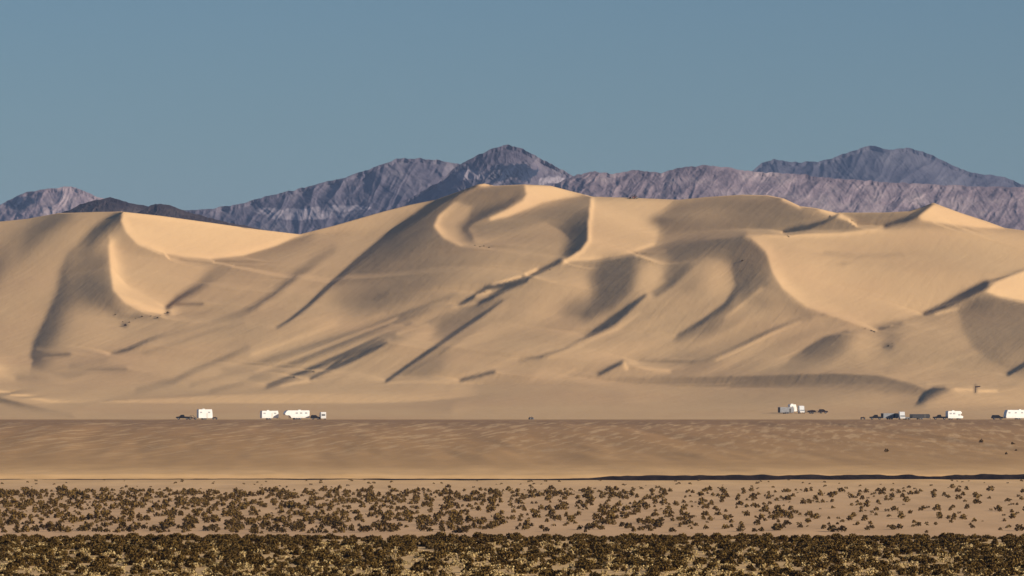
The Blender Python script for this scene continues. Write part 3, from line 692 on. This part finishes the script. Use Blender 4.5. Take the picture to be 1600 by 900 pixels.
# lone ones
buggy('dark reddish dune buggy driving along the dune skyline', dune_point(990, 310.5), M_red, rz=R(200), s=1.45, group='lone vehicles on the sand')
quad('small brown quad bike alone at the middle of the bench', spot_on(830, D=1958), M_brown, rz=.5, group='lone vehicles on the sand')
t = thing('post', 'thin dark post standing on the sand between two pale dune crests at right', 'post', dune_point(1524, 613.5))
finish('pole', bar(bmesh.new(), (0, 0, -.3), (0, 0, 2.9), .14), M_brown, t)
finish('flag', outline([(.1, 2.2), (2.2, 2.55), (2.1, 3.0), (.1, 2.85)], .05), M_brown, t)

# ---------------------------------------------------------------- desert shrubs
def shrub_mat(name, a, b_, c):
    m, n, bs = node_mat(name, .8, .15)
    oi = n.nodes.new('ShaderNodeObjectInfo')
    f = nz(n, objco(n), 6, 2)
    col = ramp(n, f, [(.3, a), (.55, b_), (.8, c)])
    v = n.nodes.new('ShaderNodeHueSaturation'); mr = n.nodes.new('ShaderNodeMapRange')
    mr.inputs[3].default_value = .65; mr.inputs[4].default_value = 1.35
    n.links.new(oi.outputs['Random'], mr.inputs[0]); n.links.new(mr.outputs[0], v.inputs['Value']); n.links.new(col, v.inputs['Color'])
    n.links.new(v.outputs[0], bs.inputs['Base Color']); return m
M_creo = shrub_mat('creosote_leaves', (.055,.030,.006), (.105,.060,.013), (.21,.135,.035))
M_bur = shrub_mat('dry_brown_leaves', (.09,.048,.014), (.17,.105,.03), (.32,.22,.08))
M_salt = shrub_mat('saltbush_leaves', (.07,.038,.008), (.12,.070,.015), (.20,.125,.03))
M_straw = shrub_mat('dry_straw', (.36,.25,.10), (.52,.38,.17), (.68,.52,.26))
M_stem = plain('shrub_stems', (.07,.045,.03), .9, .1)
def leaf_cloud(n, w, h, size, seed, ragged=.35):
    g = np.random.default_rng(seed)
    u = g.random(n)*2*np.pi; el = np.arcsin(g.random(n)**.8); r = (.55+.45*g.random(n))*(1+ragged*(fbm(np.cos(u)*2+5, np.sin(u)*2+el*2, 3, seed)-.5)*2)
    c = np.stack([np.cos(u)*np.cos(el)*r*w/2, np.sin(u)*np.cos(el)*r*w/2, .08*h+np.sin(el)*r*h*.92], -1)
    a = g.normal(size=(n, 3)); a /= np.linalg.norm(a, axis=1)[:, None]; b = np.cross(a, g.normal(size=(n, 3))); b /= np.linalg.norm(b, axis=1)[:, None]
    s = size*(.5+g.random(n))[:, None]
    return np.stack([c-a*s-b*s*.6, c+a*s-b*s*.6, c+a*s*.8+b*s*.6, c-a*s*.8+b*s*.6], 1)
def stems_mesh(w, h, seed):
    g = np.random.default_rng(seed); q = []
    for k in range(9):
        a = g.random()*6.28; l = .35+.4*g.random(); tip = np.array([math.cos(a)*w*.5*l, math.sin(a)*w*.5*l, h*(.5+.4*g.random())])
        sd = np.array([-math.sin(a), math.cos(a), 0])*.018
        for ex in (sd, np.array([.013*math.cos(a), .013*math.sin(a), .013])): q.append(np.stack([-ex+[0, 0, -.05], ex+[0, 0, -.05], tip+ex*.4, tip-ex*.4]))
    return np.array(q)
def mesh_only(name, Q4, mat):
    o = mesh_np(name, Q4.reshape(-1, 3), np.arange(len(Q4)*4).reshape(-1, 4), mat, smooth=False); me = o.data; bpy.data.objects.remove(o); return me
def kinds(prefix, specs, mat):
    out_ = []
    for k, (n_, w, h, s_) in enumerate(specs):
        lc = leaf_cloud(n_, w, h, s_, 100+k*7+len(prefix)); st = stems_mesh(w, h, 300+k)
        out_.append((mesh_only(prefix, lc, mat), mesh_only('stems', st, M_stem), lc))
    return out_
near_k = kinds('foliage', [(230,1.1,.62,.085), (190,.9,.5,.08), (280,1.35,.75,.09), (170,.8,.42,.075)], M_creo)
dry_k = kinds('foliage', [(170,.9,.45,.075), (150,.75,.38,.07)], M_bur)
mid_k = kinds('foliage', [(80,1.25,.95,.14), (60,1.0,.75,.13), (100,1.6,1.1,.15)], M_salt)
def ground_at(x, y):
    return CAM_Z+float(ground_rel(np.array([x]), np.array([y]))[0])
def place(kind, x, y, s, rz, name, label, cat, group, z=None):
    fol, stm, _ = kind
    o = bpy.data.objects.new(name, None); C.objects.link(o); o.empty_display_size = .3
    o.location = (x, y, ground_at(x, y) if z is None else z); o.rotation_euler = (0, 0, rz); o.scale = (s*rng.uniform(.9, 1.15), s*rng.uniform(.9, 1.15), s*rng.uniform(.85, 1.15))
    props(o, label, cat, group)
    for nm, me in (('foliage', fol), ('stems', stm)):
        c = bpy.data.objects.new(nm, me); C.objects.link(c); c.parent = o
    return o
def scatter_stuff(name, items, mat, label=None, cat=None):
    Q = []
    for lc, x, y, s, rz in items:
        c, sn = math.cos(rz), math.sin(rz); q = lc*s; q = np.stack([q[..., 0]*c-q[..., 1]*sn, q[..., 0]*sn+q[..., 1]*c, q[..., 2]], -1)
        Q.append(q+np.array([x, y, ground_at(x, y)]))
    Q = np.concatenate(Q); o = mesh_np(name, Q.reshape(-1, 3), np.arange(len(Q)*4).reshape(-1, 4), mat, smooth=False)
    props(o, label, cat, None, 'stuff'); return o
def in_view(x, y, z, m=1.0):
    px = CX+x/y*F; return -12 < px < 1612
# near terrace scrub: clumped, thicker towards its far edge
pts = []
while len(pts) < 9800:
    y = rng.uniform(286, 408); x = rng.uniform(-82, 82)*y/408*1.05
    dens = .5+.5*np.clip((y-325)/60, 0, 1)
    dens *= .35+1.3*fbm(np.array([x/2.2]), np.array([y/16.]), 3, 77)[0]
    if rng.random() < dens: pts.append((x, y))
vis = sorted([p for p in pts if in_view(p[0], p[1], 0) and p[1] > 308], key=lambda p: p[1])
solo = set(vis[:300]); rest = [p for p in pts if p not in solo]
for (x, y) in vis[:300]:
    dry = rng.random() < .2; K = dry_k if dry else near_k
    place(K[rng.integers(len(K))], x, y, rng.uniform(.32, .74), rng.uniform(0, 6.28), 'dry_bush' if dry else 'creosote_bush',
          'dry brown leafed low bush in the dense scrub along the bottom edge' if dry else 'olive green leafy bush in the dense scrub along the bottom edge', 'bush',
          'dry brown bushes in the foreground scrub' if dry else 'olive bushes in the foreground scrub')
scatter_stuff('scrub', [(near_k[rng.integers(4)][2], x, y, rng.uniform(.32, .74), rng.uniform(0, 6.28)) for x, y in rest if rng.random() < .9], M_creo)
scatter_stuff('dry_scrub', [(dry_k[rng.integers(2)][2], x, y, rng.uniform(.32, .74), rng.uniform(0, 6.28)) for x, y in rest if rng.random() < .16], M_bur)
tuft = leaf_cloud(34, .55, .3, .05, 900)
scatter_stuff('dry_grass', [(tuft, rng.uniform(-1, 1)*y*.17, y, rng.uniform(.5, 1.3), rng.uniform(0, 6.28)) for y in 300+85*rng.random(3600)**2.0], M_straw)
# shrub flat beyond the terrace: thick at left and along its far side, thinning to the right
pts = []
while len(pts) < 2900:
    y = 1/rng.uniform(1/1052, 1/712); x = rng.uniform(-160, 160)
    px = CX+x/y*F
    if not -420 < px < 2020: continue
    right = np.clip((px-500)/1000, 0, 1)
    row = math.exp(-((y-975)/30)**2)
    dens = (.62-.53*right)+(.5-.35*right**.7)*row
    if y > 1015: dens = .04
    dens *= .25+1.5*fbm(np.array([x/4.]), np.array([y/30.]), 3, 55)[0]
    if rng.random() < dens: pts.append((x, y))
vis = sorted([p for p in pts if in_view(p[0], p[1], 0)], key=lambda p: p[1])
solo = set(vis[:300]); rest = [p for p in pts if p not in solo]
for (x, y) in vis[:300]:
    place(mid_k[rng.integers(3)], x, y, rng.uniform(.4, .95), rng.uniform(0, 6.28), 'saltbush', 'dark spreading shrub standing on the pale sandy flat beyond the scrub edge', 'shrub', 'dark shrubs spaced over the pale flat')
scatter_stuff('distant_shrubs', [(mid_k[rng.integers(3)][2], x, y, rng.uniform(.4, .95), rng.uniform(0, 6.28)) for x, y in rest], M_salt)
sm = leaf_cloud(30, .9, .45, .12, 901)
scatter_stuff('low_weeds', [(sm, rng.uniform(-1, 1)*y*.12, y, rng.uniform(.4, 1.1), rng.uniform(0, 6.28)) for y in 740+390*rng.random(420)], M_bur)
# lone shrubs on the bare slope and at the foot of the left dune
for k, (px, D, s, lab) in enumerate([(1533, 1487, 1.05, 'lone dark shrub high on the bare slope, left one of two in line'), (1582, 1462, 1.05, 'lone dark shrub high on the bare slope, right one of two in line'),
        (1385, 1372, .8, 'faint lone shrub low on the bare slope, well left of the other ones'), (1572, 1345, .6, 'small shrub lowest on the bare slope near the right edge'), (1587, 1390, .7, 'small shrub just above the lowest one near the right edge')]):
    x = (px-CX)/F*D; place(mid_k[k % 3], x, D, s, k*1.3, 'saltbush', lab, 'shrub', 'lone shrubs on the bare slope')
for k, (px, py, s) in enumerate([(196, 509, 1.2), (192, 503, .7), (203, 504, .6), (180, 492, .6), (212, 498, .5), (222, 495, .6), (246, 497, .8), (250, 493, .5), (263, 489.5, .9), (236, 494, .5)]):
    p = dune_point(px, py); place(mid_k[k % 3], p.x, p.y, s, k*1.7, 'saltbush', 'small dark shrub in the hollow below the pale slip face of the left dune', 'shrub', 'shrubs in the hollow of the left dune', z=p.z-.1)
for k, (px, py, s) in enumerate([(742, 384, .5), (750, 386, .8), (757, 385, .5), (764, 387, .6), (735, 383, .4), (1160, 408, .7), (1388, 541, .7), (1394, 537, .5)]):
    p = dune_point(px, py); place(mid_k[k % 3], p.x, p.y, s, k*1.7, 'saltbush', 'tiny dark shrub on the open face of the high middle and right dunes', 'shrub', 'tiny shrubs on the high dune faces', z=p.z-.1)
